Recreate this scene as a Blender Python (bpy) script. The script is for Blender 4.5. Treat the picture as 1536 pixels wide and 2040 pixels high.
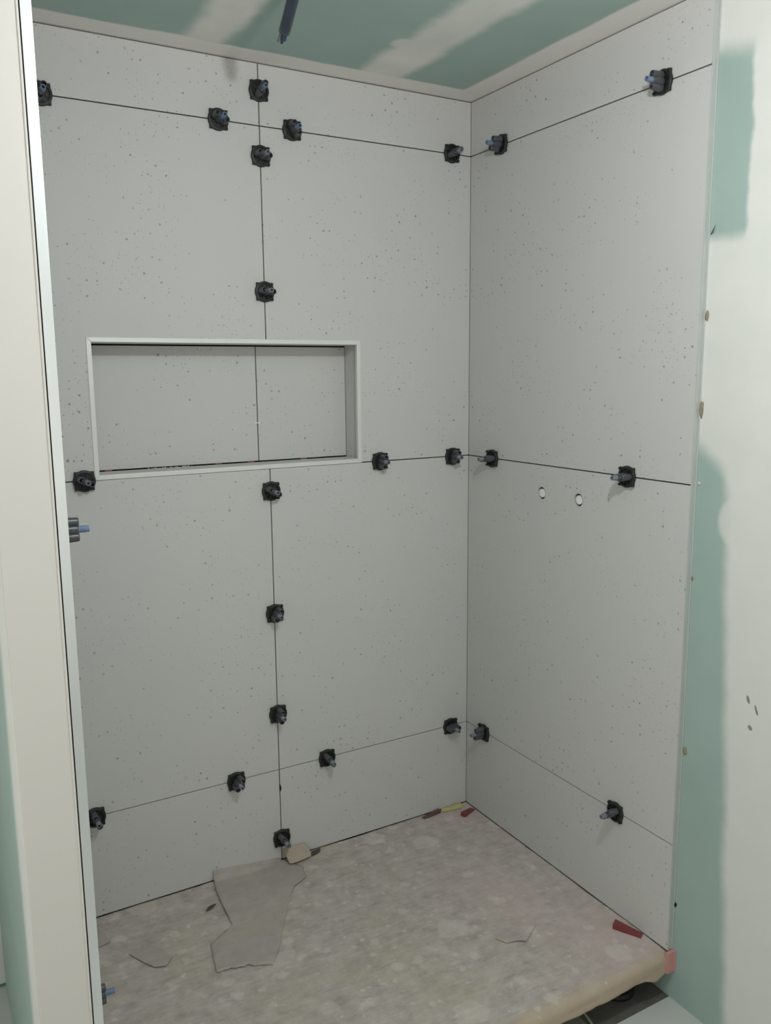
import bpy, bmesh, math, random
from mathutils import Vector, Matrix, geometry, noise
random.seed(7)
for o in list(bpy.data.objects): bpy.data.objects.remove(o, do_unlink=True)
S = bpy.context.scene
C = S.collection

# ------------------------------------------------------------------ camera
cam_d = bpy.data.cameras.new('camera'); cam = bpy.data.objects.new('camera', cam_d); C.objects.link(cam)
def cam_matrix(pos, yaw, pitch, roll):
    cy, sy = math.cos(yaw), math.sin(yaw); cp, sp = math.cos(pitch), math.sin(pitch)
    f = Vector((-sy*cp, cy*cp, sp)); r = Vector((cy, sy, 0)); u = r.cross(f)
    r2 = math.cos(roll)*r + math.sin(roll)*u; u2 = -math.sin(roll)*r + math.cos(roll)*u
    m = Matrix.Identity(4)
    for i in range(3):
        m[i][0] = r2[i]; m[i][1] = u2[i]; m[i][2] = -f[i]; m[i][3] = pos[i]
    return m
cam.matrix_world = cam_matrix((-1.55794, -2.18341, 1.44590), -0.52033, -0.163435, -0.0086984)
cam_d.sensor_fit = 'VERTICAL'; cam_d.sensor_height = 24.0; cam_d.lens = 24.0*1672.9/2040.0
cam_d.clip_start = 0.02
S.camera = cam

# ------------------------------------------------------------------ light
S.view_settings.view_transform = 'Standard'; S.view_settings.look = 'None'
S.view_settings.gamma = 1.0; S.view_settings.use_curve_mapping = False
S.view_settings.exposure = 0.0
w = bpy.data.worlds.new('world'); S.world = w; w.use_nodes = True
w.node_tree.nodes['Background'].inputs[0].default_value = (0.8, 0.9, 1.0, 1); w.node_tree.nodes['Background'].inputs[1].default_value = 0.3
pl = bpy.data.lights.new('ceiling_bulb', 'POINT'); pl.energy = 22.8; pl.color = (0.985, 0.988, 1.025); pl.shadow_soft_size = 0.035
po = bpy.data.objects.new('ceiling_bulb', pl); po.location = (-0.83, -1.57, 2.06); C.objects.link(po)
al = bpy.data.lights.new('rear_fill_light', 'AREA'); al.shape = 'RECTANGLE'; al.size = 1.5; al.size_y = 1.5  # added soft fill from behind the camera; no window is modelled
al.energy = 17.5; al.color = (1.0, 0.98, 0.945)
ao = bpy.data.objects.new('rear_fill_light', al); ao.location = (-2.0, -3.35, 1.45); ao.rotation_euler = (math.radians(112), 0, math.radians(-14)); C.objects.link(ao)
bl = bpy.data.lights.new('side_fill_light', 'AREA'); bl.shape = 'RECTANGLE'; bl.size = 0.9; bl.size_y = 1.3  # added soft fill from the left, brightens the pier's outer side
bl.energy = 17.0; bl.color = (1.0, 0.98, 0.945)
bo = bpy.data.objects.new('side_fill_light', bl); bo.location = (-2.93, -1.20, 1.35); bo.rotation_euler = (math.radians(104), 0, math.radians(-90)); C.objects.link(bo)

# ------------------------------------------------------------------ node helpers
def srgb(r, g, b):
    def f(c):
        c /= 255.0
        return c/12.92 if c <= 0.04045 else ((c+0.055)/1.055)**2.4
    return (f(r), f(g), f(b), 1.0)
class NT:
    def __init__(s, name, rough=0.8, spec=0.3):
        s.m = bpy.data.materials.new(name); s.m.use_nodes = True; s.t = s.m.node_tree
        s.b = s.t.nodes['Principled BSDF']; s.b.inputs['Roughness'].default_value = rough
        s.b.inputs['Specular IOR Level'].default_value = spec
        tc = s.t.nodes.new('ShaderNodeTexCoord'); s.obj = tc.outputs['Object']
        sp = s.t.nodes.new('ShaderNodeSeparateXYZ'); s.link(s.obj, sp.inputs[0]); s.x, s.y, s.z = sp.outputs
    def link(s, a, b): s.t.links.new(a, b)
    def put(s, v, sock):
        if hasattr(v, 'is_output'): s.link(v, sock)
        elif v is not None: sock.default_value = v
    def M(s, op, a, b=None, c=None, clamp=False):
        n = s.t.nodes.new('ShaderNodeMath'); n.operation = op; n.use_clamp = clamp
        for i, v in enumerate((a, b, c)):
            if v is not None: s.put(v, n.inputs[i])
        return n.outputs[0]
    def step(s, v, e, wdt):          # 0 below e-w, 1 above e+w
        n = s.t.nodes.new('ShaderNodeMapRange'); n.interpolation_type = 'SMOOTHSTEP'
        s.put(v, n.inputs['Value'])
        d = s.M('SUBTRACT', e, wdt) if hasattr(e, 'is_output') else e-wdt
        u = s.M('ADD', e, wdt) if hasattr(e, 'is_output') else e+wdt
        s.put(d, n.inputs['From Min']); s.put(u, n.inputs['From Max'])
        return n.outputs[0]
    def comb(s, x, y, z=0.0):
        n = s.t.nodes.new('ShaderNodeCombineXYZ')
        for i, v in enumerate((x, y, z)): s.put(v, n.inputs[i])
        return n.outputs[0]
    def noise(s, scale, vec=None, detail=3, rough=0.5, out=0):
        n = s.t.nodes.new('ShaderNodeTexNoise'); n.inputs['Scale'].default_value = scale
        n.inputs['Detail'].default_value = detail; n.inputs['Roughness'].default_value = rough
        s.link(vec or s.obj, n.inputs['Vector']); return n.outputs[out]
    def vor(s, scale, vec, dim='2D'):
        n = s.t.nodes.new('ShaderNodeTexVoronoi'); n.voronoi_dimensions = dim
        n.inputs['Scale'].default_value = scale; s.link(vec, n.inputs['Vector'])
        sp = s.t.nodes.new('ShaderNodeSeparateColor'); s.link(n.outputs['Color'], sp.inputs[0])
        return n.outputs['Distance'], sp.outputs[0], sp.outputs[1], sp.outputs[2]
    def mix(s, f, a, b):
        n = s.t.nodes.new('ShaderNodeMix'); n.data_type = 'RGBA'
        s.put(f, n.inputs[0]); s.put(a, n.inputs[6]); s.put(b, n.inputs[7]); return n.outputs[2]
    def base(s, c): s.put(c, s.b.inputs['Base Color'])
    def bump(s, h, dist=0.001, strength=1.0):
        n = s.t.nodes.new('ShaderNodeBump'); n.inputs['Distance'].default_value = dist; n.inputs['Strength'].default_value = strength
        s.link(h, n.inputs['Height']); s.link(n.outputs[0], s.b.inputs['Normal'])
    def wob(s, amp, scale, seed=0.0, vec=None):     # signed wobble
        v = s.t.nodes.new('ShaderNodeVectorMath'); v.operation = 'ADD'; s.link(vec or s.obj, v.inputs[0]); v.inputs[1].default_value = (seed, seed*1.7, seed*0.3)
        n = s.noise(scale, v.outputs[0], 4, 0.55)
        return s.M('MULTIPLY', s.M('SUBTRACT', n, 0.5), 2*amp)

def plain(name, col, rough=0.6, spec=0.4, var=0.06, scale=40, metal=0.0, bump=0.0):
    n = NT(name, rough, spec); a = srgb(*col); k = 1-var
    n.base(n.mix(n.noise(scale), (a[0]*k, a[1]*k, a[2]*k, 1), (min(1, a[0]*(1+var)), min(1, a[1]*(1+var)), min(1, a[2]*(1+var)), 1)))
    n.b.inputs['Metallic'].default_value = metal
    if bump: n.bump(n.noise(scale*3), bump)
    return n.m

def tile_mat():
    n = NT('speckled_tile', 0.55, 0.35)
    u = n.M('ADD', n.x, n.y)
    w1 = n.wob(0.0030, 190); w2 = n.wob(0.0030, 170, 5.0)
    vec = n.comb(n.M('ADD', u, w1), n.M('ADD', n.z, w2))
    pv = n.comb(u, n.z)
    dens = n.noise(5.5, pv, 3, 0.6)
    def layer(scale, lo, hi, rmin, rmax, soft):
        d, r, g, b = n.vor(scale, vec)
        thr = n.t.nodes.new('ShaderNodeMapRange'); n.link(dens, thr.inputs[0])
        thr.inputs[1].default_value = 0.42; thr.inputs[2].default_value = 0.64; thr.inputs[3].default_value = lo; thr.inputs[4].default_value = hi
        on = n.M('LESS_THAN', r, thr.outputs[0])
        g3 = n.M('POWER', g, 2.6)
        rad = n.M('ADD', rmin*scale, n.M('MULTIPLY', g3, (rmax-rmin)*scale))
        mk = n.M('SUBTRACT', 1.0, n.step(d, rad, soft*scale))
        return n.M('MULTIPLY', n.M('MULTIPLY', mk, on), n.M('ADD', 0.55, n.M('MULTIPLY', b, 0.45)))
    a = layer(50, 0.00, 0.56, 0.0010, 0.0031, 0.0009)
    b = layer(105, -0.03, 0.42, 0.0007, 0.0016, 0.0006)
    m = n.M('MAXIMUM', a, n.M('MULTIPLY', b, 0.75))
    tone = n.noise(2.2, n.obj, 4, 0.6); fine = n.noise(420, n.obj, 2)
    c0 = n.mix(tone, srgb(202, 202, 199), srgb(209, 207, 204))
    c0 = n.mix(n.M('MULTIPLY', fine, 0.12), c0, srgb(165, 165, 163))
    sp = n.mix(n.noise(30), srgb(112, 112, 112), srgb(136, 128, 121))
    n.base(n.mix(n.M('MULTIPLY', m, 0.82), c0, sp))
    n.bump(fine, 0.0003, 0.5)
    return n.m
T_TILE = tile_mat()
T_JOINT = plain('dark_joint_mortar', (30, 29, 26), 0.95, 0.1, 0.35, 90)  # dark mortar and backing in the open tile joints
T_BOARD = plain('grey_gap_shade', (104, 102, 97), 0.9, 0.1, 0.2, 60)  # grey for the strips under the ceiling, painting in the gap's shade
T_ALU = plain('white_aluminium', (224, 224, 220), 0.42, 0.5, 0.02, 20, 0.25)
T_ALU1 = plain('brushed_aluminium', (236, 238, 238), 0.40, 0.5, 0.02, 20, 0.85)
T_ALU2 = plain('matt_grey_aluminium', (186, 190, 186), 0.4, 0.5, 0.03, 20)
T_CREAM = plain('cream_paint', (211, 206, 200), 0.75, 0.3, 0.015, 6)
T_BLACK = plain('black_plastic', (30, 31, 31), 0.5, 0.5, 0.25, 200)
T_KNOB = plain('dark_grey_plastic', (70, 71, 75), 0.38, 0.6, 0.25, 120)
T_STEMB = plain('blue_grey_plastic', (110, 130, 158), 0.35, 0.5, 0.12, 300)
T_STEMG = plain('grey_plastic', (128, 132, 140), 0.35, 0.5, 0.12, 300)

GREEN = (161, 182, 175); WHITE = (231, 229, 224)
def board_mat(name, build, WHITE=WHITE, GREEN=GREEN):
    n = NT(name, 0.85, 0.2)
    g = n.mix(n.noise(7, None, 4), srgb(GREEN[0]-8, GREEN[1]-7, GREEN[2]-7), srgb(GREEN[0]+7, GREEN[1]+6, GREEN[2]+6))
    wv = n.noise(9, None, 5, 0.6)
    wc = n.mix(wv, srgb(*WHITE), srgb(WHITE[0]-14, WHITE[1]-10, WHITE[2]-12))
    f = build(n)                     # 1 = joint compound, 0 = bare green board
    c = n.mix(f, g, wc)
    c = extra(n, c) if (extra := getattr(build, 'extra', None)) else c
    n.base(c); n.bump(n.noise(60, None, 4), 0.0006, 0.4)
    return n.m
def inv(n, v): return n.M('SUBTRACT', 1.0, v)
def ceil_f(n):
    wx = n.wob(0.035, 7, 1.0); wy = n.wob(0.012, 6, 3.0)
    X = n.M('ADD', n.x, wx); Y = n.M('ADD', n.y, wy); X2 = n.M('ADD', n.x, n.wob(0.010, 5, 9.0))
    f = n.step(Y, -0.078, 0.006)
    f = n.M('MAXIMUM', f, n.step(X2, -0.085, 0.007))
    def band(a, b, s, k):
        return n.M('MULTIPLY', n.M('MULTIPLY', n.step(X, a, s), inv(n, n.step(X, b, s))), k)
    k1 = n.M('ADD', 0.45, n.M('MULTIPLY', n.noise(6, None, 4), 0.75), clamp=True)
    f = n.M('MAXIMUM', f, band(-0.42, -0.285, 0.022, k1))
    f = n.M('MAXIMUM', f, band(-0.90, -0.79, 0.022, k1))
    f = n.M('MAXIMUM', f, band(-1.45, -1.33, 0.03, k1))
    dx = n.M('DIVIDE', n.M('ADD', n.x, 0.375), 0.062); dy = n.M('DIVIDE', n.M('ADD', n.y, 0.285), 0.042)
    d = n.M('ADD', n.M('MULTIPLY', dx, dx), n.M('MULTIPLY', dy, dy))
    f = n.M('MAXIMUM', f, n.M('MULTIPLY', inv(n, n.step(n.M('ADD', d, n.wob(0.6, 18, 2.0)), 1.0, 0.35)), 0.7))
    return f
def rwall_f(n):
    wy = n.wob(0.030, 5, 2.0); wy2 = n.wob(0.008, 14, 6.0)
    Y = n.M('ADD', n.M('ADD', n.y, wy2), n.M('MULTIPLY', wy, 0.5)); Z = n.M('ADD', n.z, n.wob(0.02, 8, 4.0))
    g1 = n.M('MULTIPLY', n.step(Y, -0.972, 0.007), n.M('MULTIPLY', n.step(Z, 1.725, 0.018), inv(n, n.step(n.M('ADD', Z, n.M('MULTIPLY', n.y, -0.25)), 2.335, 0.03))))
    edge = n.M('ADD', -1.035, n.M('MULTIPLY', n.z, 0.065))
    g2 = n.M('MULTIPLY', n.step(Y, edge, 0.018), inv(n, n.step(n.M('ADD', Z, n.M('MULTIPLY', n.M('ADD', n.y, 0.88), -0.65)), 1.275, 0.03)))
    dx = n.M('DIVIDE', n.M('ADD', n.y, 0.985), 0.042); dy = n.M('DIVIDE', n.M('SUBTRACT', n.z, 1.115), 0.055)
    d = n.M('ADD', n.M('MULTIPLY', dx, dx), n.M('MULTIPLY', dy, dy))
    bumpc = n.M('MULTIPLY', inv(n, n.step(d, 0.9, 0.35)), 0.8)
    g2 = n.M('MULTIPLY', g2, inv(n, bumpc))
    return inv(n, n.M('MULTIPLY', n.M('MAXIMUM', g1, g2), 0.97))
def rwall_extra(n, c):
    for (yy, zz, ry, rz) in ((-1.049, 0.727, 0.0045, 0.010), (-1.0695, 0.712, 0.003, 0.010), (-1.073, 0.704, 0.003, 0.006), (-1.058, 0.664, 0.0062, 0.0062)):
        dx = n.M('DIVIDE', n.M('ADD', n.M('SUBTRACT', n.y, yy), n.M('MULTIPLY', n.M('SUBTRACT', n.z, zz), -0.25)), ry); dy = n.M('DIVIDE', n.M('SUBTRACT', n.z, zz), rz)
        d = n.M('ADD', n.M('MULTIPLY', dx, dx), n.M('MULTIPLY', dy, dy))
        c = n.mix(n.M('MULTIPLY', inv(n, n.step(n.M('ADD', d, n.wob(0.25, 200)), 0.8, 0.3)), 0.75), c, srgb(96, 94, 90))
    return c
rwall_f.extra = rwall_extra
def jamb_f(n):
    e = n.M('ADD', -0.740, n.M('MULTIPLY', n.M('SUBTRACT', n.z, 0.34), 0.02))
    return inv(n, n.M('MULTIPLY', n.step(n.M('ADD', n.y, n.wob(0.02, 6, 2.0)), e, 0.045), 0.95))
T_CEIL = board_mat('green_board_ceiling', ceil_f, (242, 238, 233), (166, 188, 181))
T_RW = board_mat('green_board_right', rwall_f)
T_JAMB = board_mat('green_board_left', jamb_f)
T_PLASTER = plain('plaster_white', (214, 213, 208), 0.85, 0.2, 0.03, 5)
T_FLOORT = plain('pale_floor_tile', (204, 205, 200), 0.6, 0.35, 0.05, 25)
T_SUB = plain('dusty_dark_screed', (104, 101, 96), 0.95, 0.1, 0.35, 35)

def paper_mat(name, c_lo, c_hi, flakes=True, tan=False):
    n = NT(name, 0.9, 0.15)
    big = n.noise(4.5, None, 4, 0.6); mid = n.noise(22, None, 5, 0.65); st = n.t.nodes.new('ShaderNodeMapping')
    n.link(n.obj, st.inputs[0]); st.inputs['Rotation'].default_value = (0, 0, 0.5); st.inputs['Scale'].default_value = (0.35, 2.0, 1)
    fib = n.noise(38, st.outputs[0], 5, 0.7)
    f = n.M('ADD', n.M('MULTIPLY', mid, 0.6), n.M('MULTIPLY', fib, 0.4))
    fr = n.t.nodes.new('ShaderNodeMapRange'); n.link(f, fr.inputs[0]); fr.inputs[1].default_value = 0.36; fr.inputs[2].default_value = 0.64
    c = n.mix(fr.outputs[0], srgb(*c_lo), srgb(*c_hi))
    yb = n.step(big, 0.58, 0.12)
    c = n.mix(n.M('MULTIPLY', yb, 0.35), c, srgb(182, 172, 146))
    pk = n.noise(3.1, n.comb(n.M('ADD', n.x, 9), n.y), 3)
    side = n.step(n.x, -0.30, 0.22)
    c = n.mix(n.M('MULTIPLY', n.M('MULTIPLY', n.step(pk, 0.5, 0.1), side), 0.4), c, srgb(204, 180, 180))
    c = n.mix(n.M('MULTIPLY', n.step(n.x, -0.16, 0.2), 0.18), c, srgb(208, 192, 186))
    if tan:
        t = inv(n, n.step(n.M('ADD', n.y, n.wob(0.03, 12)), -0.862, 0.022))
        c = n.mix(n.M('MULTIPLY', t, 0.75), c, srgb(186, 166, 140))
    if flakes:
        vec = n.comb(n.M('ADD', n.x, n.wob(0.018, 34)), n.M('ADD', n.M('MULTIPLY', n.y, 1.1), n.wob(0.018, 36, 3.0)))
        for sc, thr, rr, k in ((7, 0.36, 0.038, 0.30), (16, 0.30, 0.015, 0.38), (34, 0.10, 0.006, 0.45), (62, 0.03, 0.003, 0.8)):
            d, r, g, b = n.vor(sc, vec)
            mk = n.M('MULTIPLY', inv(n, n.step(d, n.M('MULTIPLY', n.M('ADD', 0.35, n.M('MULTIPLY', g, 0.8)), rr*sc), 0.0050*sc)), n.M('LESS_THAN', r, thr))
            c = n.mix(n.M('MULTIPLY', mk, k), c, srgb(222, 216, 205))
        dk = n.step(n.noise(16, vec, 6, 0.75), 0.66, 0.03)
        c = n.mix(n.M('MULTIPLY', dk, 0.25), c, srgb(128, 121, 112))
    n.base(c); n.bump(n.M('ADD', mid, n.M('MULTIPLY', n.noise(150, None, 4), 0.4)), 0.003, 0.5)
    return n.m
T_PAPER = paper_mat('stained_paper', (166, 157, 150), (203, 194, 187), True, True)
T_CARD = paper_mat('grey_cardboard', (168, 160, 153), (184, 176, 169), False)
T_CARD2 = plain('light_cardboard', (182, 168, 152), 0.85, 0.2, 0.06, 50)
T_RED = plain('dark_red_plastic', (126, 58, 56), 0.35, 0.5, 0.1, 80)
T_MAROON = plain('maroon_plastic', (104, 72, 72), 0.4, 0.5, 0.1, 80)
T_YEL = plain('yellow_plastic', (204, 196, 134), 0.4, 0.5, 0.06, 80)
T_PINK = plain('pink_plastic', (206, 150, 144), 0.35, 0.5, 0.06, 80)
T_WHITEP = plain('white_plastic', (236, 236, 232), 0.4, 0.5, 0.03, 60)
T_GLUE = plain('dried_adhesive', (148, 138, 118), 0.9, 0.2, 0.3, 200)
T_MORTAR = plain('dried_mortar', (206, 202, 196), 0.95, 0.1, 0.1, 200)
T_CONDUIT = plain('navy_plastic_sheath', (52, 60, 74), 0.16, 0.8, 0.15, 60)
T_WIRE = plain('blue_wire', (58, 76, 110), 0.35, 0.5, 0.1, 60)
T_WIREG = plain('grey_wire', (120, 132, 134), 0.35, 0.5, 0.1, 60)
T_GROUT = plain('pale_grout', (190, 188, 180), 0.9, 0.1, 0.06, 60)

# ------------------------------------------------------------------ mesh helpers
def obj(name, bm, mats, parent=None, smooth=False, bevel=0.0):
    me = bpy.data.meshes.new(name)
    bmesh.ops.recalc_face_normals(bm, faces=bm.faces[:])
    bm.to_mesh(me); bm.free()
    if not isinstance(mats, (list, tuple)): mats = [mats]
    for m in mats: me.materials.append(m)
    if smooth:
        for p in me.polygons: p.use_smooth = True
    o = bpy.data.objects.new(name, me); C.objects.link(o)
    if parent: o.parent = parent
    if bevel:
        b = o.modifiers.new('bevel', 'BEVEL'); b.width = bevel; b.segments = 2; b.limit_method = 'ANGLE'
    return o
def tag(o, label=None, cat=None, group=None, kind=None):
    if label: o['label'] = label
    if cat: o['category'] = cat
    if group: o['group'] = group
    if kind: o['kind'] = kind
    return o
def struct(name, bm, mats, label, **k):
    o = obj(name, bm, mats, **k); return tag(o, label, None, None, 'structure')
def empty(name, label, cat, loc=(0, 0, 0), group=None):
    o = bpy.data.objects.new(name, None); o.empty_display_size = 0.05; o.location = loc; C.objects.link(o)
    return tag(o, label, cat, group)
def bx(bm, x0, x1, y0, y1, z0, z1, mi=0):
    vs = [bm.verts.new((x, y, z)) for x in (x0, x1) for y in (y0, y1) for z in (z0, z1)]
    for f in ((0, 1, 3, 2), (4, 6, 7, 5), (0, 4, 5, 1), (2, 3, 7, 6), (0, 2, 6, 4), (1, 5, 7, 3)):
        fc = bm.faces.new([vs[i] for i in f]); fc.material_index = mi
def prism(bm, pts, a, b, mi=0):       # pts 3D polygon, extruded along vector a->b offset
    n = len(pts); v0 = [bm.verts.new(Vector(p)+Vector(a)) for p in pts]; v1 = [bm.verts.new(Vector(p)+Vector(b)) for p in pts]
    fs = [bm.faces.new(v0), bm.faces.new(v1[::-1])]
    for i in range(n): fs.append(bm.faces.new((v0[i], v0[(i+1) % n], v1[(i+1) % n], v1[i])))
    for f in fs: f.material_index = mi
def lathe(bm, prof, cx=0, cy=0, seg=20, mi=0, closed=False):   # prof: (r,z)
    rings = []
    for r, z in prof:
        if r < 1e-6: rings.append([bm.verts.new((cx, cy, z))])
        else: rings.append([bm.verts.new((cx+r*math.cos(2*math.pi*i/seg), cy+r*math.sin(2*math.pi*i/seg), z)) for i in range(seg)])
    pairs = list(zip(rings, rings[1:])) + ([(rings[-1], rings[0])] if closed else [])
    for a, b in pairs:
        for i in range(seg):
            j = (i+1) % seg
            if len(a) == 1 and len(b) == 1: continue
            if len(a) == 1: f = bm.faces.new((a[0], b[i], b[j]))
            elif len(b) == 1: f = bm.faces.new((a[i], a[j], b[0]))
            else: f = bm.faces.new((a[i], a[j], b[j], b[i]))
            f.material_index = mi
def tube(bm, path, r, seg=10, mi=0, cap=True):
    rings = []
    for i, p in enumerate(path):
        p = Vector(p); d = (Vector(path[min(i+1, len(path)-1)])-Vector(path[max(i-1, 0)])).normalized()
        s = d.cross(Vector((0.3, 0.2, 0.93))).normalized(); u = s.cross(d)
        rr = r[i] if isinstance(r, (list, tuple)) else r
        rings.append([bm.verts.new(p+rr*(math.cos(2*math.pi*k/seg)*s+math.sin(2*math.pi*k/seg)*u)) for k in range(seg)])
    for a, b in zip(rings, rings[1:]):
        for k in range(seg): bm.faces.new((a[k], a[(k+1) % seg], b[(k+1) % seg], b[k])).material_index = mi
    if cap:
        bm.faces.new(rings[0]).material_index = mi; bm.faces.new(rings[-1][::-1]).material_index = mi

# ------------------------------------------------------------------ dimensions
ZT, Z1, Z2, Z3 = 2.2389, 2.0878, 1.1872, 0.2907      # ceiling edge and horizontal joints
XJ = -0.6773                                          # vertical joint
XL, YF = -1.3565, -0.8742                             # left tiled face, front edge of the tiles
NX0, NX1, NZ0, NZ1, ND = -1.1485, -0.3866, 1.1872, 1.5405, 0.090
ZC = 2.2425; ZF = -0.13; GT = 0.0085                  # ceiling, floor, tile thickness
TW = 0.0120                                           # niche profile width

# ------------------------------------------------------------------ setting
bm = bmesh.new(); bx(bm, -2.95, 0.3, -3.45, -0.877, ZF-0.1, ZF)
struct('floor', bm, T_FLOORT, 'pale grey tiled floor in front of the shower, lower than the tray')
bm = bmesh.new(); bx(bm, -2.95, 0.3, -0.877, 0.3, ZF-0.1, ZF-0.001); bx(bm, -2.95, -1.40, -0.9, 0.2, ZF-0.09, ZF+0.0001, 1)
struct('floor_screed', bm, [T_SUB, T_FLOORT], 'dusty dark screed under the raised shower tray')
bm = bmesh.new(); bx(bm, -2.95, 0.3, -3.45, 0.3, ZC, ZC+0.1)
bx(bm, XL-0.01, 0.0125, 0.0035, 0.01, ZT-0.002, ZC+0.001, 1); bx(bm, 0.0035, 0.0125, YF, 0.004, ZT-0.002, ZC+0.001, 1)
struct('ceiling', bm, [T_CEIL, T_BOARD], 'green moisture board ceiling with pale bands of joint compound')
bm = bmesh.new(); bx(bm, 0.013, 0.15, -3.45, 0.2, ZF, ZC)
struct('wall_right', bm, T_RW, 'green board wall with white joint compound at the right of the shower')
bm = bmesh.new(); bx(bm, -2.95, 0.2, -3.6, -3.45, ZF, ZC); struct('wall_rear', bm, T_PLASTER, 'plain white wall behind the viewer')
bm = bmesh.new(); bx(bm, -3.1, -2.95, -3.6, 0.2, ZF, ZC); struct('wall_side', bm, T_PLASTER, 'plain white wall at the far left')
bm = bmesh.new(); bx(bm, -2.95, -1.40, 0.025, 0.18, ZF+0.012, ZC); bx(bm, -2.95, -1.41, 0.03, 0.15, ZF, ZF+0.012, 1)
struct('wall_left_back', bm, [T_PLASTER, plain('green_gap_shade', (98, 128, 116), 0.9)], 'pale wall seen beyond the pier at the left edge of the picture')  # dark green base strip paints in the shadowed gap at the wall foot

# tiled back wall with its niche
bm = bmesh.new()
G = 0.0016
def bslab(x0, x1, z0, z1, y=0.0, t=0.0138): bx(bm, x0, x1, y, y+t, z0, z1)
xl = XL-0.012
for a, b in ((0.0032, Z3-G*0.8), (Z3+G*0.8, Z2-G), (Z1+G, ZT+0.0004)):
    bslab(xl, XJ-G, a, b); bslab(XJ+G, -0.0006, a, b)
z0, z1 = Z2+G, Z1-G
bslab(xl, NX0, z0, z1); bslab(NX0, XJ-G, NZ1, z1); bslab(XJ+G, NX1, NZ1, z1); bslab(NX1, -0.0006, z0, z1)
# board behind the tiles (with the niche opening)
y0, y1 = 0.0138, 0.16
bx(bm, -1.45, NX0-0.002, y0, y1, ZF, ZC, 1); bx(bm, NX1+0.002, 0.013, y0, y1, ZF, ZC, 1)
bx(bm, NX0-0.002, NX1+0.002, y0, y1, ZF, NZ0, 1); bx(bm, NX0-0.002, NX1+0.002, y0, y1, NZ1, ZC, 1)
bx(bm, NX0-0.002, NX1+0.002, ND+0.0138, y1, NZ0, NZ1, 1)
struct('wall_back', bm, [T_TILE, T_JOINT], 'back shower wall of large pale grey speckled tiles', bevel=0.0)
# niche lining
bm = bmesh.new()
ni0, ni1, nz0, nz1 = NX0+TW, NX1-0.004, NZ0+TW, NZ1-TW
XN = -0.6742
bslab(ni0-0.01, XN-0.0016, nz0+0.0022, nz1-0.005, ND); bslab(XN+0.0016, ni1-0.0015, nz0+0.0022, nz1-0.005, ND)
bx(bm, ni1, ni1+0.006, 0.004, ND+0.002, NZ0, NZ1); bx(bm, ni0-0.009, ni0-0.001, 0.004, ND+0.002, NZ0, NZ1)
bx(bm, ni0-0.01, ni1+0.004, 0.006, ND-0.003, nz1-0.001, nz1+0.006); bx(bm, ni0-0.01, ni1+0.004, 0.006, ND-0.004, nz0-0.009, nz0-0.001)
bx(bm, ni0-0.01, ni1+0.002, ND+0.010, ND+0.0138, nz0, nz1, 1)
struct('wall_niche', bm, [T_TILE, T_JOINT], 'speckled tile lining of the recessed wall niche')
# niche edge profiles, mitred
def profile(name, pts, label):
    bm = bmesh.new(); prism(bm, pts, (0, -0.0022, 0), (0, 0.0095, 0)); return struct(name, bm, T_ALU, label, bevel=0.0009)
a0, a1, c0, c1 = NX0, NX1, NZ0-0.0005, NZ1
profile('trim_1', [(a0, 0, c1), (a1, 0, c1), (a1-TW, 0, c1-TW), (a0+TW, 0, c1-TW)], 'white metal profile along the top of the wall niche')
profile('trim_2', [(a0, 0, c0), (a0+TW, 0, c0+TW), (a1-TW, 0, c0+TW), (a1, 0, c0)], 'white metal profile along the bottom of the wall niche')
profile('trim_3', [(a0, 0, c0), (a0, 0, c1), (a0+TW, 0, c1-TW), (a0+TW, 0, c0+TW)], 'white metal profile on the left side of the wall niche')
profile('trim_4', [(a1, 0, c0), (a1-TW, 0, c0+TW), (a1-TW, 0, c1-TW), (a1, 0, c1)], 'white metal profile on the right side of the wall niche')

# tiled right wall, one slab pierced by two round pipe holes
bm = bmesh.new()
def rslab(z0, z1, holes=()):
    yb, yf = -0.0012, YF
    outer = [Vector((yb, z0, 0)), Vector((yf, z0, 0)), Vector((yf, z1, 0)), Vector((yb, z1, 0))]
    loops = [outer]
    for (hy, hz, hr) in holes:
        loops.append([Vector((hy+hr*math.cos(-2*math.pi*i/28), hz+hr*math.sin(-2*math.pi*i/28), 0)) for i in range(28)])
    tess = geometry.tessellate_polygon(loops); flat = [p for l in loops for p in l]
    fr = [bm.verts.new((0.0, p.x, p.y)) for p in flat]; bk = [bm.verts.new((GT, p.x, p.y)) for p in flat]
    for t in tess:
        bm.faces.new([fr[i] for i in t]); bm.faces.new([bk[i] for i in reversed(t)])
    k = 0
    for l in loops:
        n = len(l)
        for i in range(n): bm.faces.new((fr[k+i], fr[k+(i+1) % n], bk[k+(i+1) % n], bk[k+i]))
        k += n
H1, H2, HZ, HR = -0.3564, -0.5064, 1.1071, 0.0178
rslab(0.0032, Z3-G*0.8); rslab(Z3+G*0.8, Z2-G, [(H1, HZ, HR), (H2, HZ-0.001, HR)]); rslab(Z2+G, Z1-G); rslab(Z1+G, ZT+0.0004)
bx(bm, GT, 0.0129, YF, -0.001, 0.0, ZC, 1)
struct('wall_right_tiles', bm, [T_TILE, T_JOINT], 'right shower wall of large pale grey speckled tiles with two pipe holes')
bm = bmesh.new(); bx(bm, -0.0012, 0.0128, YF-0.0035, YF-0.0006, 0.004, ZC-0.001); bx(bm, 0.0105, 0.0128, YF-0.0065, YF-0.0035, 0.004, ZC-0.001)
struct('trim_5', bm, T_ALU2, 'tall grey metal edge profile ending the right tiled wall', bevel=0.0006)

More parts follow.
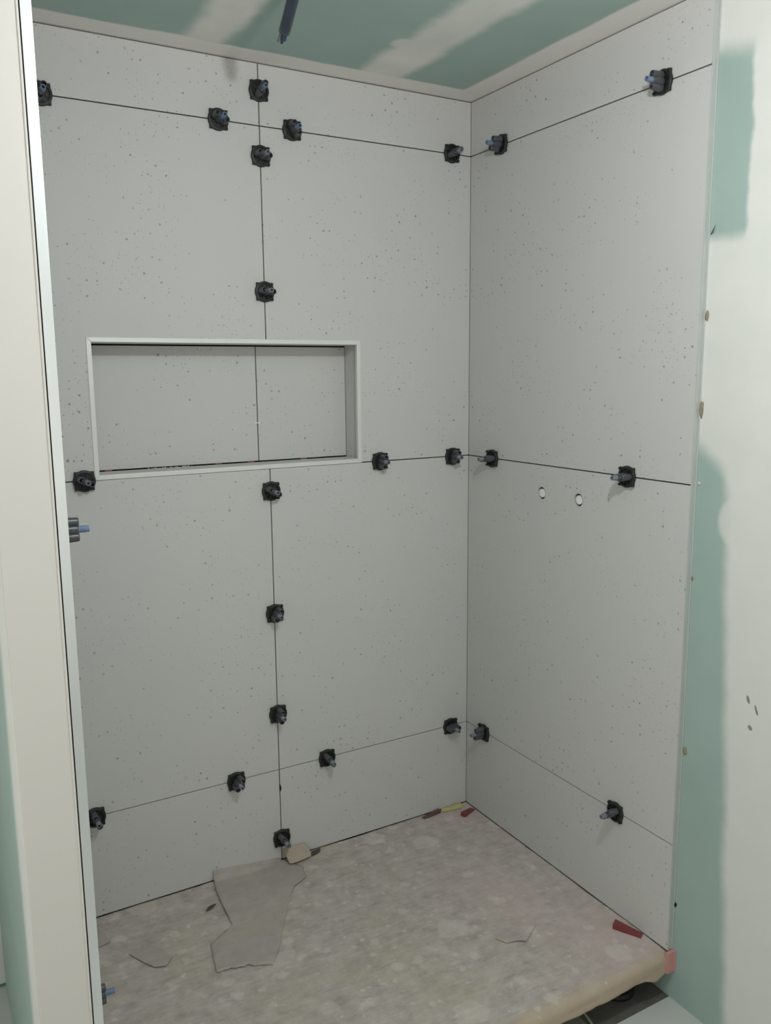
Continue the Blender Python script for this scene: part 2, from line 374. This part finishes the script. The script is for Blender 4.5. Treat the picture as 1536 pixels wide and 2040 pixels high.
# left pier: tiled inside, painted front, green board outside
bm = bmesh.new()
bx(bm, -1.4505, XL-GT-0.006, -0.872, 0.03, ZF, ZC, 1)
bx(bm, -1.4508, -1.3735, -0.8815, -0.872, ZF, ZC, 0)
bx(bm, XL-GT-0.006, XL-GT, -0.868, 0.0, ZF, ZC, 2)
bx(bm, -1.376, -1.3728, -0.8835, -0.872, ZF, ZC, 0)
struct('wall_left', bm, [T_CREAM, T_JAMB, T_JOINT], 'left pier with cream front face and green board outer side', bevel=0.0008)
bm = bmesh.new()
for a, b in ((0.005, Z3-G*0.5), (Z3+G*0.5, Z2-G), (Z2+G, Z1-G), (Z1+G, ZT+0.0004)): bx(bm, XL-GT, XL, YF, -0.001, a, b)
struct('wall_left_tiles', bm, T_TILE, 'speckled tiles on the inner side of the left pier')
bm = bmesh.new(); bx(bm, -1.3702, XL+0.0012, YF-0.0035, YF-0.0005, -0.12, ZC-0.001); bx(bm, XL-0.001, XL+0.0012, YF-0.0005, YF+0.006, -0.12, ZC-0.001)
struct('trim_6', bm, T_ALU1, 'tall white metal edge profile beside the cream pier', bevel=0.0005)
bm = bmesh.new()      # ragged dark adhesive in the slit beside the profile
z = ZF
while z < ZC-0.04:
    h = random.uniform(0.02, 0.09); wd = random.uniform(0.0, 0.0022)
    bx(bm, -1.3728, -1.3702, -0.872, -0.868-random.uniform(0, 0.004), z, min(z+h, ZC-0.002)); z += h
struct('trim_7', bm, T_JOINT, 'ragged dark line of adhesive between cream pier and white profile')

# ------------------------------------------------------------------ levelling clips
def clip_base():
    bm = bmesh.new(); N = 64; out = []
    for i in range(N):
        a = 2*math.pi*i/N; ca, sa = math.cos(a), math.sin(a)
        sq = 0.0236/max(abs(ca), abs(sa)); r = max(0.0272, min(sq, 0.0333)); out.append((r*ca, r*sa))
    def ring(k, z): return [bm.verts.new((x*k, y*k, z)) for x, y in out]
    def cring(r, z): return [bm.verts.new((r*math.cos(2*math.pi*i/N), r*math.sin(2*math.pi*i/N), z)) for i in range(N)]
    rs = [ring(0.97, 0.0003), ring(1.0, 0.0020), ring(1.0, 0.0068), ring(0.96, 0.0080), cring(0.0225, 0.0090), cring(0.0212, 0.0088), cring(0.0205, 0.0045), cring(0.0105, 0.0045), cring(0.0100, 0.0110), cring(0.006, 0.0112)]
    for a, b in zip(rs, rs[1:]):
        for i in range(N): bm.faces.new((a[i], a[(i+1) % N], b[(i+1) % N], b[i]))
    bm.faces.new(rs[0][::-1]); bm.faces.new(rs[-1])
    for k in range(8):     # ribs between hub and rim
        a = 2*math.pi*(k+0.5)/8; m = Matrix.Rotation(a, 3, 'Z')
        pts = [m @ Vector(p) for p in ((0.009, -0.0009, 0.004), (0.0215, -0.0009, 0.004), (0.0215, 0.0009, 0.004), (0.009, 0.0009, 0.004))]
        prism(bm, pts, (0, 0, 0), (0, 0, 0.0042))
    for sx, sy in ((1, 1), (1, -1), (-1, 1), (-1, -1)):   # raised corner lugs
        bx(bm, min(sx*0.018, sx*0.0228), max(sx*0.018, sx*0.0228), min(sy*0.018, sy*0.0228), max(sy*0.018, sy*0.0228), 0.006, 0.0112)
    return bm
def clip_knob():
    bm = bmesh.new(); cx = 0.0128
    for s in (-1, 1):
        lathe(bm, [(0.0092, 0.0095), (0.0090, 0.014), (0.0076, 0.037), (0.0071, 0.0390), (0.0058, 0.0390), (0.0054, 0.0375), (0.0052, 0.016), (0.0, 0.016)], s*cx, 0, 18)
    # tapered web between the two pillars
    pts = [(-cx, 0, 0.0095), (cx, 0, 0.0095), (cx*0.95, 0, 0.0384), (0.0065, 0, 0.0376), (-0.0065, 0, 0.0376), (-cx*0.95, 0, 0.0384)]
    prism(bm, pts, (0, -0.0046, 0), (0, 0.0046, 0))
    lathe(bm, [(0.0105, 0.0095), (0.0100, 0.013), (0.0080, 0.036), (0.0076, 0.0374), (0.0, 0.0374)], 0, 0, 20)
    for k in range(8):
        a = 2*math.pi*k/8
        lathe(bm, [(0.0012, 0.0095), (0.0010, 0.026), (0.0, 0.0262)], 0.0092*math.cos(a), 0.0098*math.sin(a), 6)
    return bm
def clip_stem():
    bm = bmesh.new(); prof = [(0.0054, 0.024)]; z = 0.030
    while z < 0.050:
        prof += [(0.0062, z), (0.0062, z+0.0012), (0.0056, z+0.0017), (0.0056, z+0.0022)]; z += 0.0028
    prof += [(0.0060, 0.0540), (0.0056, 0.0555), (0.0042, 0.0555), (0.0038, 0.0545), (0.0036, 0.042), (0.0, 0.042)]
    lathe(bm, prof, 0, 0, 16)
    return bm
MATS = {}
WALLM = {'back': Matrix(((1, 0, 0), (0, 0, -1), (0, 1, 0))), 'right': Matrix(((0, 0, -1), (-1, 0, 0), (0, 1, 0))), 'left': Matrix(((0, 0, 1), (1, 0, 0), (0, 1, 0)))}
protoB = protoK = protoS = protoSG = None
CG = 'black tile levelling clips on the joints'
def make_clip(wall, u, z, ang, label, blue=False, tilt=0.0):
    """first call builds the meshes, later calls copy the parts"""
    global protoB, protoK, protoS, protoSG
    loc = {'back': (u, 0.0, z), 'right': (0.0, u, z), 'left': (XL, u, z)}[wall]
    t = empty('levelling_clip', label, 'tile clip', loc, CG)
    t.rotation_euler = WALLM[wall].to_euler()
    if protoB is None:
        protoB = obj('base_plate', clip_base(), T_BLACK, t); protoK = obj('knob', clip_knob(), T_KNOB, t, smooth=True)
        protoS = obj('threaded_stem', clip_stem(), T_STEMB, t, smooth=False)
        me = protoS.data.copy(); me.materials[0] = T_STEMG; protoSG = me
        k, s = protoK, protoS
    else:
        b = protoB.copy(); k = protoK.copy(); s = protoS.copy()
        for o in (b, k, s): C.objects.link(o); o.parent = t
    if not blue: s.data = protoSG
    else: s.data = protoSdata
    k.rotation_euler = (0, 0, math.radians(ang)); s.rotation_euler = (0, 0, math.radians(ang))
    for md in (k,):
        pass
    return t
protoSdata = None
def first():
    global protoSdata
_bm = clip_stem(); protoSdata = bpy.data.meshes.new('threaded_stem_blue'); bmesh.ops.recalc_face_normals(_bm, faces=_bm.faces[:]); _bm.to_mesh(protoSdata); _bm.free(); protoSdata.materials.append(T_STEMB)

make_clip('back', -1.2150, Z1, 70, 'black levelling clip at the left end of the top joint, half hidden', True)
make_clip('back', -0.7900, Z1, 150, 'black levelling clip on the top joint just left of the long vertical joint', True)
make_clip('back', -0.5860, Z1, 120, 'black levelling clip on the top joint just right of the long vertical joint', True)
make_clip('back', -0.0715, Z1, 30, 'black levelling clip on the top joint of the back wall beside the inner corner')
make_clip('back', XJ, 2.1730, 60, 'topmost black levelling clip on the vertical joint, just below the ceiling', True)
make_clip('back', XJ, 2.0120, 165, 'black levelling clip on the vertical joint just below the top joint crossing')
make_clip('back', XJ-0.001, 1.6660, 172, 'black levelling clip on the vertical joint just above the wall niche')
make_clip('back', -1.1745, Z2, 155, 'black levelling clip at the lower left corner of the wall niche')
make_clip('back', -0.3260, Z2, 80, 'black levelling clip on the middle joint just right of the wall niche')
make_clip('back', -0.0640, Z2, 78, 'black levelling clip on the middle joint of the back wall beside the inner corner')
make_clip('back', XJ, 1.1240, 150, 'black levelling clip on the vertical joint just under the wall niche')
make_clip('back', XJ, 0.7700, 56, 'black levelling clip alone halfway down the lower vertical joint')
make_clip('back', XJ, 0.4660, 84, 'black levelling clip on the vertical joint above the bottom joint crossing')
make_clip('back', -0.8120, Z3, 55, 'black levelling clip on the bottom joint just left of the long vertical joint')
make_clip('back', -0.5220, Z3, 125, 'black levelling clip on the bottom joint just right of the long vertical joint')
make_clip('back', -0.0680, Z3, 10, 'black levelling clip on the bottom joint of the back wall beside the inner corner')
make_clip('back', -1.2040, Z3, 110, 'black levelling clip at the left end of the bottom joint by the white profile')
make_clip('back', XJ, 0.0730, 125, 'lowest black levelling clip, on the vertical joint right above the cardboard tab')
make_clip('right', -0.1530, Z1, 60, 'black levelling clip on the top joint of the right wall near the inner corner', True)
make_clip('right', -0.7435, Z1, 90, 'black levelling clip on the top joint of the right wall near its front edge', True)
make_clip('right', -0.1280, Z2, 10, 'black levelling clip on the middle joint of the right wall near the inner corner')
make_clip('right', -0.6815, Z2, 5, 'black levelling clip on the right wall, above and beside the two pipe holes')
make_clip('right', -0.1010, Z3, 80, 'black levelling clip on the bottom joint of the right wall near the inner corner')
make_clip('right', -0.6855, Z3, 40, 'black levelling clip on the bottom joint of the right wall near its front edge')
make_clip('left', -0.7350, Z2+0.007, 90, 'dark levelling clip with blue stem, side-on at the left profile, mid height', True)
make_clip('left', -0.6800, Z3, 90, 'dark levelling clip with blue stem, side-on at the left profile, near the tray', True)

# ------------------------------------------------------------------ pipe ends in the right wall
for k, (hy, hz, lab) in enumerate(((H1, HZ, 'white round pipe plug in the wall hole nearer the inner corner'), (H2, HZ-0.001, 'white round pipe plug in the wall hole nearer the front edge'))):
    t = empty('pipe_plug', lab, 'pipe plug', (0.0, hy, hz), 'pipe plugs in the right wall')
    t.rotation_euler = WALLM['right'].to_euler()
    bm = bmesh.new(); lathe(bm, [(0.0, -0.008), (0.0126, -0.008), (0.0126, -0.0030), (0.0118, -0.0022), (0.0, -0.0020)], 0, 0, 24); obj('cap', bm, T_WHITEP, t)
    bm = bmesh.new(); lathe(bm, [(0.0176, -0.0082), (0.0176, -0.0076), (0.0132, -0.0076), (0.0132, -0.0082)], 0, 0, 24, closed=True); obj('sleeve', bm, plain('plug_sleeve%d' % k, (52, 50, 45), 0.7, 0.3, 0.3, 120), t)

# ------------------------------------------------------------------ shower tray under protective paper
tray = empty('shower_tray', 'raised shower tray covered with stained grey-brown protective paper', 'shower tray', (-0.68, -0.44, ZF))
def into(o, p=tray):     # keep world coordinates under a moved parent
    o.matrix_parent_inverse = Matrix.Translation(p.location).inverted(); return o
bm = bmesh.new(); bx(bm, XL+0.002, 0.0075, YF-0.002, 0.005, -0.042, -0.004)
into(obj('tray_slab', bm, T_WHITEP, tray, bevel=0.004))
bm = bmesh.new(); nx = 340
prof = []
ny = 150
for j in range(ny+1): prof.append((-0.001-(0.862)*(j/ny), 0.0, 0))
for k in range(1, 9):
    a = math.pi/2*k/8; prof.append((-0.863-0.020*math.sin(a), -0.020+0.020*math.cos(a), 0))
for k in range(1, 7): prof.append((-0.883, -0.020, k/6))
grid = []
x0, x1 = XL+0.001, -0.0008
for i in range(nx+1):
    x = x0+(x1-x0)*i/nx
    if i == nx: x = x1
    drop = 0.026+0.006*noise.noise(Vector((x*7, 3, 0)))+0.003*noise.noise(Vector((x*31, 8, 0)))
    if x > -0.085: drop += 0.016*max(0, 1-abs(x+0.045)/0.04)
    col = []
    for (y, z, t) in prof:
        h = 0.0022*noise.noise(Vector((x*6, y*6, 0)))+0.0011*noise.noise(Vector((x*23, y*23, 2)))+0.0005*noise.noise(Vector((x*70, y*70, 5)))
        yy = y; zz = z+h+0.0012
        if t > 0: zz = -0.020-drop*t+h; yy = y+0.004*noise.noise(Vector((x*11, t*2, 1)))*t
        col.append(bm.verts.new((x, yy, zz)))
    grid.append(col)
for i in range(nx):
    for j in range(len(prof)-1): bm.faces.new((grid[i][j], grid[i+1][j], grid[i+1][j+1], grid[i][j+1]))
pp = into(obj('protective_paper', bm, T_PAPER, tray, smooth=True)); so = pp.modifiers.new('thick', 'SOLIDIFY'); so.thickness = 0.0008; so.offset = -1
pp['label'] = 'stained grey-brown protective paper, tan along the front'
for k, (fx, fy) in enumerate(((-0.085, -0.785), (-0.70, -0.74), (-1.2, -0.74))):
    bm = bmesh.new(); lathe(bm, [(0.0, ZF), (0.050, ZF), (0.050, ZF+0.006), (0.044, ZF+0.012), (0.022, ZF+0.018), (0.020, -0.062), (0.042, -0.056), (0.042, -0.042), (0, -0.042)], fx, fy, 28)
    into(obj('foot', bm, T_BLACK, tray))

def world_obj(name, bm, m, label, cat, group=None, kind=None, **k):
    return tag(obj(name, bm, m, **k), label, cat, group, kind)

# torn cardboard sheet lying on the tray, its top edge up against the wall
rows = [((-0.891, -0.0016, 0.034), (-0.690, -0.0016, 0.010)), ((-0.893, -0.006, 0.018), (-0.682, -0.006, 0.0055)), ((-0.894, -0.016, 0.0090), (-0.672, -0.018, 0.004)),
        ((-0.903, -0.060, 0.0085), (-0.640, -0.065, 0.003)), ((-0.908, -0.110, 0.0095), (-0.655, -0.125, 0.0065)), ((-0.911, -0.170, 0.0085), (-0.705, -0.150, 0.0070)),
        ((-0.914, -0.222, 0.0045), (-0.735, -0.190, 0.003)), ((-0.955, -0.245, 0.0028), (-0.765, -0.240, 0.003)), ((-0.988, -0.264, 0.003), (-0.792, -0.285, 0.003)),
        ((-0.999, -0.320, 0.0050), (-0.832, -0.355, 0.003)), ((-1.008, -0.374, 0.0062), (-0.880, -0.418, 0.006))]
bm = bmesh.new(); sub = 5; R_ = []
for a, b in zip(rows, rows[1:]):
    for s in range(sub): R_.append([(Vector(p).lerp(Vector(q), s/sub)) for p, q in zip(a, b)])
R_.append([Vector(rows[-1][0]), Vector(rows[-1][1])]); n = 26; top = []
for r, (L, Rr) in enumerate(R_):
    line = []
    jl = 0.003*noise.noise(Vector((r*0.7, 1, 0))) if r > 4 else 0; jr = 0.005*noise.noise(Vector((r*0.6, 5, 0))) if r > 4 else 0
    for i in range(n+1):
        t = i/n; L2 = L+Vector((jl, 0, 0)); R2 = Rr+Vector((jr, 0, 0)); p = L2.lerp(R2, t)
        p.z = max(0.0032, Rr.z+(L.z-Rr.z)*(1-t)**(1.2 if r < 10 else 3)) if r > 3 else p.z
        if r > len(R_)-7: p.y += 0.010*noise.noise(Vector((i*0.35, 9, 0)))*(r-len(R_)+7)/6 - 0.012*(1-abs(2*t-1))*(r-len(R_)+7)/6*(-1)
        line.append(bm.verts.new(p))
    top.append(line)
for r in range(len(top)-1):
    for i in range(n): bm.faces.new((top[r][i], top[r][i+1], top[r+1][i+1], top[r+1][i]))
cs = world_obj('cardboard_sheet', bm, T_CARD, 'large torn grey cardboard sheet on the tray, far edge up against the back wall', 'cardboard', smooth=True)
so = cs.modifiers.new('thick', 'SOLIDIFY'); so.thickness = 0.0016; so.offset = 1
# small cardboard tab leaning on the wall
def slab_from(pts, nrm, th, name, m, label, cat, group=None):
    bm = bmesh.new(); v = Vector(nrm).normalized()*th; prism(bm, pts, (0, 0, 0), tuple(v)); return world_obj(name, bm, m, label, cat, group, bevel=0.0006)
slab_from([(-0.675, -0.003, 0.034), (-0.668, -0.0025, 0.0365), (-0.640, -0.003, 0.0350), (-0.606, -0.003, 0.0335), (-0.601, -0.008, 0.0295), (-0.598, -0.038, 0.0150), (-0.604, -0.046, 0.0115), (-0.640, -0.049, 0.0100), (-0.664, -0.050, 0.0095), (-0.673, -0.046, 0.0105)],
          (0, -0.45, 0.9), 0.0022, 'cardboard_tab', T_CARD2, 'small light brown cardboard tab leaning against the back wall under the lowest clip', 'cardboard')
# torn paper flaps, splinters and crumbs on the tray
def flap(pts, lift, name, m, label, group):
    bm = bmesh.new(); prism(bm, [(x, y, z) for (x, y), z in zip(pts, lift)], (0, 0, 0.0), (0, 0, 0.0012)); return world_obj(name, bm, m, label, 'paper scrap', group)
PG = 'paper scraps on the tray'
T_DARKP = plain('dark_paper', (92, 84, 76), 0.9, 0.2, 0.2, 80)  # darker paper tone for the torn splinters
flap([(-0.612, -0.030), (-0.600, -0.020), (-0.553, -0.008), (-0.556, -0.014), (-0.563, -0.026), (-0.585, -0.036)], (0.006, 0.006, 0.005, 0.004, 0.004, 0.006), 'paper_splinter', T_DARKP, 'dark pointed paper splinter right of the leaning cardboard tab', PG)
flap([(-0.957, -0.131), (-0.940, -0.128), (-0.921, -0.113), (-0.928, -0.110), (-0.945, -0.116)], (0.005, 0.005, 0.004, 0.004, 0.005), 'paper_splinter', T_DARKP, 'dark curled splinter of paper left of the torn cardboard sheet', PG)
flap([(-1.25, -0.022), (-1.232, -0.030), (-1.226, -0.062), (-1.214, -0.095), (-1.208, -0.125), (-1.235, -0.130), (-1.262, -0.10)], (0.008, 0.012, 0.009, 0.006, 0.004, 0.0035, 0.0035), 'paper_flap', T_CARD, 'curled torn paper flap beside the foot of the left profile', PG)
flap([(-1.178, -0.196), (-1.152, -0.250), (-1.134, -0.279), (-1.108, -0.288), (-1.085, -0.262), (-1.105, -0.205), (-1.14, -0.18)], (0.0035, 0.004, 0.0048, 0.0048, 0.0035, 0.003, 0.003), 'paper_flap', T_CARD, 'flat torn paper flap between the left profile and the cardboard sheet', PG)
flap([(-0.345, -0.620), (-0.330, -0.648), (-0.300, -0.655), (-0.284, -0.668), (-0.262, -0.655), (-0.225, -0.630), (-0.245, -0.605), (-0.29, -0.60)], (0.003, 0.0035, 0.0042, 0.0045, 0.004, 0.003, 0.003, 0.003), 'paper_flap', T_PAPER, 'small lifted paper flap in the right half of the tray', PG)

# wedges
WG = 'plastic levelling wedges'
def wedge(p0, p1, wd, h, m, label, h1=0.0015, name='plastic_wedge'):
    p0, p1 = Vector((*p0, 0.002)), Vector((*p1, 0.002)); d = (p1-p0).normalized(); s = Vector((-d.y, d.x, 0))*wd/2
    bm = bmesh.new(); up = Vector((0, 0, 1))
    q = [p0-s, p0+s, p1+s, p1-s]; t = [p0-s+up*h, p0+s+up*h, p1+s+up*h1, p1-s+up*h1]
    v = [bm.verts.new(x) for x in q+t]
    for f in ((3, 2, 1, 0), (4, 5, 6, 7), (0, 1, 5, 4), (1, 2, 6, 5), (2, 3, 7, 6), (3, 0, 4, 7)): bm.faces.new([v[i] for i in f])
    for k in range(6):            # ribs on the sloping top
        a = p0.lerp(p1, 0.1+k*0.13); hh = h+(h1-h)*(0.1+k*0.13)
        for e in (0,):
            w0 = a-s*0.9+up*(hh-0.0002); w1 = a+s*0.9+up*(hh-0.0002); r = [bm.verts.new(x) for x in (w0, w1, w1+d*0.0012+up*0.0006, w0+d*0.0012+up*0.0006, w0+d*0.0024, w1+d*0.0024)]
            bm.faces.new((r[0], r[1], r[2], r[3])); bm.faces.new((r[3], r[2], r[5], r[4]))
    return world_obj(name, bm, m, label, 'wedge', WG)
wedge((-0.066, -0.077), (-0.009, -0.052), 0.018, 0.013, T_RED, 'dark red plastic wedge on the tray by the inner corner')
wedge((-0.116, -0.012), (-0.186, -0.020), 0.014, 0.009, T_MAROON, 'dull maroon plastic wedge lying by the back wall, left of the yellow one')
wedge((-0.034, -0.022), (-0.105, -0.010), 0.017, 0.010, T_YEL, 'yellow plastic wedge pushed into the inner corner of the tray')
wedge((-0.047, -0.738), (-0.012, -0.803), 0.022, 0.016, T_RED, 'dark red plastic wedge against the right wall near the front corner of the tray')
bm = bmesh.new(); bx(bm, -0.012, 0.0105, -0.8895, -0.8795, -0.050, 0.006); bx(bm, 0.0095, 0.0125, -0.893, -0.8795, -0.050, 0.008)
world_obj('plastic_wedge', bm, T_PINK, 'pale pink plastic wedge stood upright under the right edge profile', 'wedge', WG, bevel=0.0008)

# red spacers and mortar crumbs in the niche
for x in (-1.096, -0.797, -0.700, -0.535):
    bm = bmesh.new(); bx(bm, x-0.009, x+0.009, ND-0.006, ND+0.004, nz0-0.0006, nz0+0.0026)
    lab = {-1.096: 'red spacer at the foot of the niche back, leftmost of four', -0.797: 'red spacer at the foot of the niche back, left of the niche joint', -0.700: 'red spacer at the foot of the niche back, just right of the niche joint', -0.535: 'red spacer at the foot of the niche back, rightmost of four'}[x]
    world_obj('tile_spacer', bm, plain('red_spacer_plastic', (150, 84, 80), 0.5), lab, 'spacer', 'red spacers in the niche', bevel=0.0006)
bm = bmesh.new(); bx(bm, XN-0.010, XN+0.007, ND-0.0022, ND+0.002, 1.3085, 1.3110)
world_obj('tile_spacer', bm, T_WHITEP, 'tiny white spacer across the vertical joint inside the niche', 'spacer')
def crumbs(name, pts, r, m, label, cat, flat=0.5):
    bm = bmesh.new()
    for (x, y, z) in pts:
        rr = r*random.uniform(0.5, 1.2)
        res = bmesh.ops.create_icosphere(bm, subdivisions=2, radius=rr)
        for v in res['verts']:
            v.co *= 1+0.35*noise.noise(v.co*600+Vector((x*90, y, 0))); v.co.z *= flat; v.co += Vector((x, y, z))
    return tag(obj(name, bm, m), label, cat, None, 'stuff')
crumbs('mortar_crumbs', [(random.uniform(-0.995, -0.875), random.uniform(0.045, ND-0.006), nz0) for _ in range(46)], 0.0032, T_MORTAR, 'pale mortar crumbs spilt on the sill of the wall niche', 'mortar')
crumbs('paper_crumbs', [q for q in [(random.uniform(-1.3, -0.03), random.uniform(-0.83, -0.03), 0.0030) for _ in range(90)] if not (-1.05 < q[0] < -0.58 and q[1] > -0.46)], 0.0020, T_MORTAR, 'tiny pale plaster crumbs scattered over the paper on the tray', 'plaster')
def blob(name, c, s, m, label, seed):
    bm = bmesh.new(); res = bmesh.ops.create_icosphere(bm, subdivisions=3, radius=1.0)
    for v in res['verts']:
        v.co *= 1+0.45*noise.noise(v.co*1.8+Vector((seed, 0, 0))); v.co = Vector((v.co.x*s[0]+c[0], v.co.y*s[1]+c[1], v.co.z*s[2]+c[2]))
    return world_obj(name, bm, m, label, 'adhesive', 'adhesive dabs beside the right profile', smooth=True)
blob('adhesive_dab', (0.0118, -0.886, 1.566), (0.003, 0.0040, 0.011), T_GLUE, 'upper dried brown adhesive dab on the right edge profile', 1)
blob('adhesive_dab', (0.0118, -0.884, 1.360), (0.004, 0.0045, 0.018), T_GLUE, 'long dried brown adhesive dab on the right profile above the middle joint', 2)
blob('adhesive_dab', (0.0125, -0.887, 0.541), (0.004, 0.0050, 0.009), T_GLUE, 'grey adhesive dab beside the right profile over the lower green board', 3)
blob('adhesive_dab', (0.0125, -0.883, 0.130), (0.003, 0.003, 0.006), T_JOINT, 'tiny dark adhesive dab beside the right profile, lowest of the row', 4)
blob('adhesive_dab', (0.0125, -0.882, 0.968), (0.003, 0.003, 0.005), T_GLUE, 'tiny adhesive dab beside the right profile below the middle joint', 5)
blob('adhesive_dab', (0.0125, -0.887, 1.192), (0.003, 0.004, 0.004), T_MORTAR, 'small white dab beside the right profile at the middle joint', 6)
bm = bmesh.new(); tube(bm, [(-0.677, -0.0015, 0.243), (-0.6762, -0.003, 0.232), (-0.6768, -0.0015, 0.222)], [0.0012, 0.0026, 0.0012], 8)
world_obj('mortar_lump', bm, T_JOINT, 'small grey mortar lump on the vertical joint below the bottom joint crossing', 'mortar')
bm = bmesh.new(); tube(bm, [(0.0135, -0.8835, 1.740), (0.004, -0.897, 1.7475), (-0.004, -0.908, 1.7545)], [0.0016, 0.0014, 0.0005], 8)
world_obj('bent_nail', bm, plain('steel_nail', (120, 118, 112), 0.4, 0.5, 0.1, 50, 0.6), 'thin bent nail sticking out by the right edge profile near the top', 'nail')

# ------------------------------------------------------------------ cable hanging from the ceiling
cb = empty('ceiling_cable', 'dark cut cable sheath with blue wires hanging from the ceiling', 'cable', (-0.80, -0.50, ZC))
tip = Vector((-0.768, -0.371, 2.162)); rootp = Vector((-0.783, -0.500, ZC+0.004))
mid = (tip+rootp)/2+Vector((0, 0, -0.008))
path = []
for i in range(15):
    t = i/14*0.86; path.append((1-t)**2*rootp+2*t*(1-t)*mid+t*t*tip)
bm = bmesh.new(); tube(bm, path, 0.0125, 16); into(obj('sheath', bm, T_CONDUIT, cb, smooth=True), cb)
e0 = path[-1]; dr = (tip-e0).normalized(); sd = dr.cross(Vector((0, 0, 1))).normalized(); up = sd.cross(dr)
for k, (a, b, m, nm) in enumerate(((-0.006, 0.002, T_WIREG, 'grey_wire'), (0.0, -0.003, T_WIRE, 'blue_wire'), (0.006, 0.002, T_WIRE, 'blue_wire'), (0.002, 0.006, T_WIRE, 'blue_wire'))):
    bm = bmesh.new(); o1 = sd*a+up*b; tube(bm, [e0-dr*0.02+o1*0.6, e0+o1*0.8, tip+o1+dr*0.004*(k % 2), tip+o1*1.2+dr*(0.006-0.002*k)], 0.0035, 8); into(obj(nm, bm, m, cb, smooth=True), cb)

# pale tile strip with grout line visible under the tray lip
bm = bmesh.new(); bx(bm, -0.60, -0.232, -0.8765, -0.70, ZF-0.001, ZF+0.0008)
struct('floor_tile_strip', bm, plain('grey_floor_tile', (140, 136, 126), 0.8, 0.2, 0.08, 30), 'grey floor tile strip under the front lip of the tray')
bm = bmesh.new(); prism(bm, [(-0.232, -0.8765, ZF), (-0.226, -0.8765, ZF), (-0.208, -0.80, ZF), (-0.214, -0.80, ZF)], (0, 0, 0), (0, 0, 0.0011))
struct('trim_8', bm, T_GROUT, 'thin pale grout line on the floor under the tray lip')
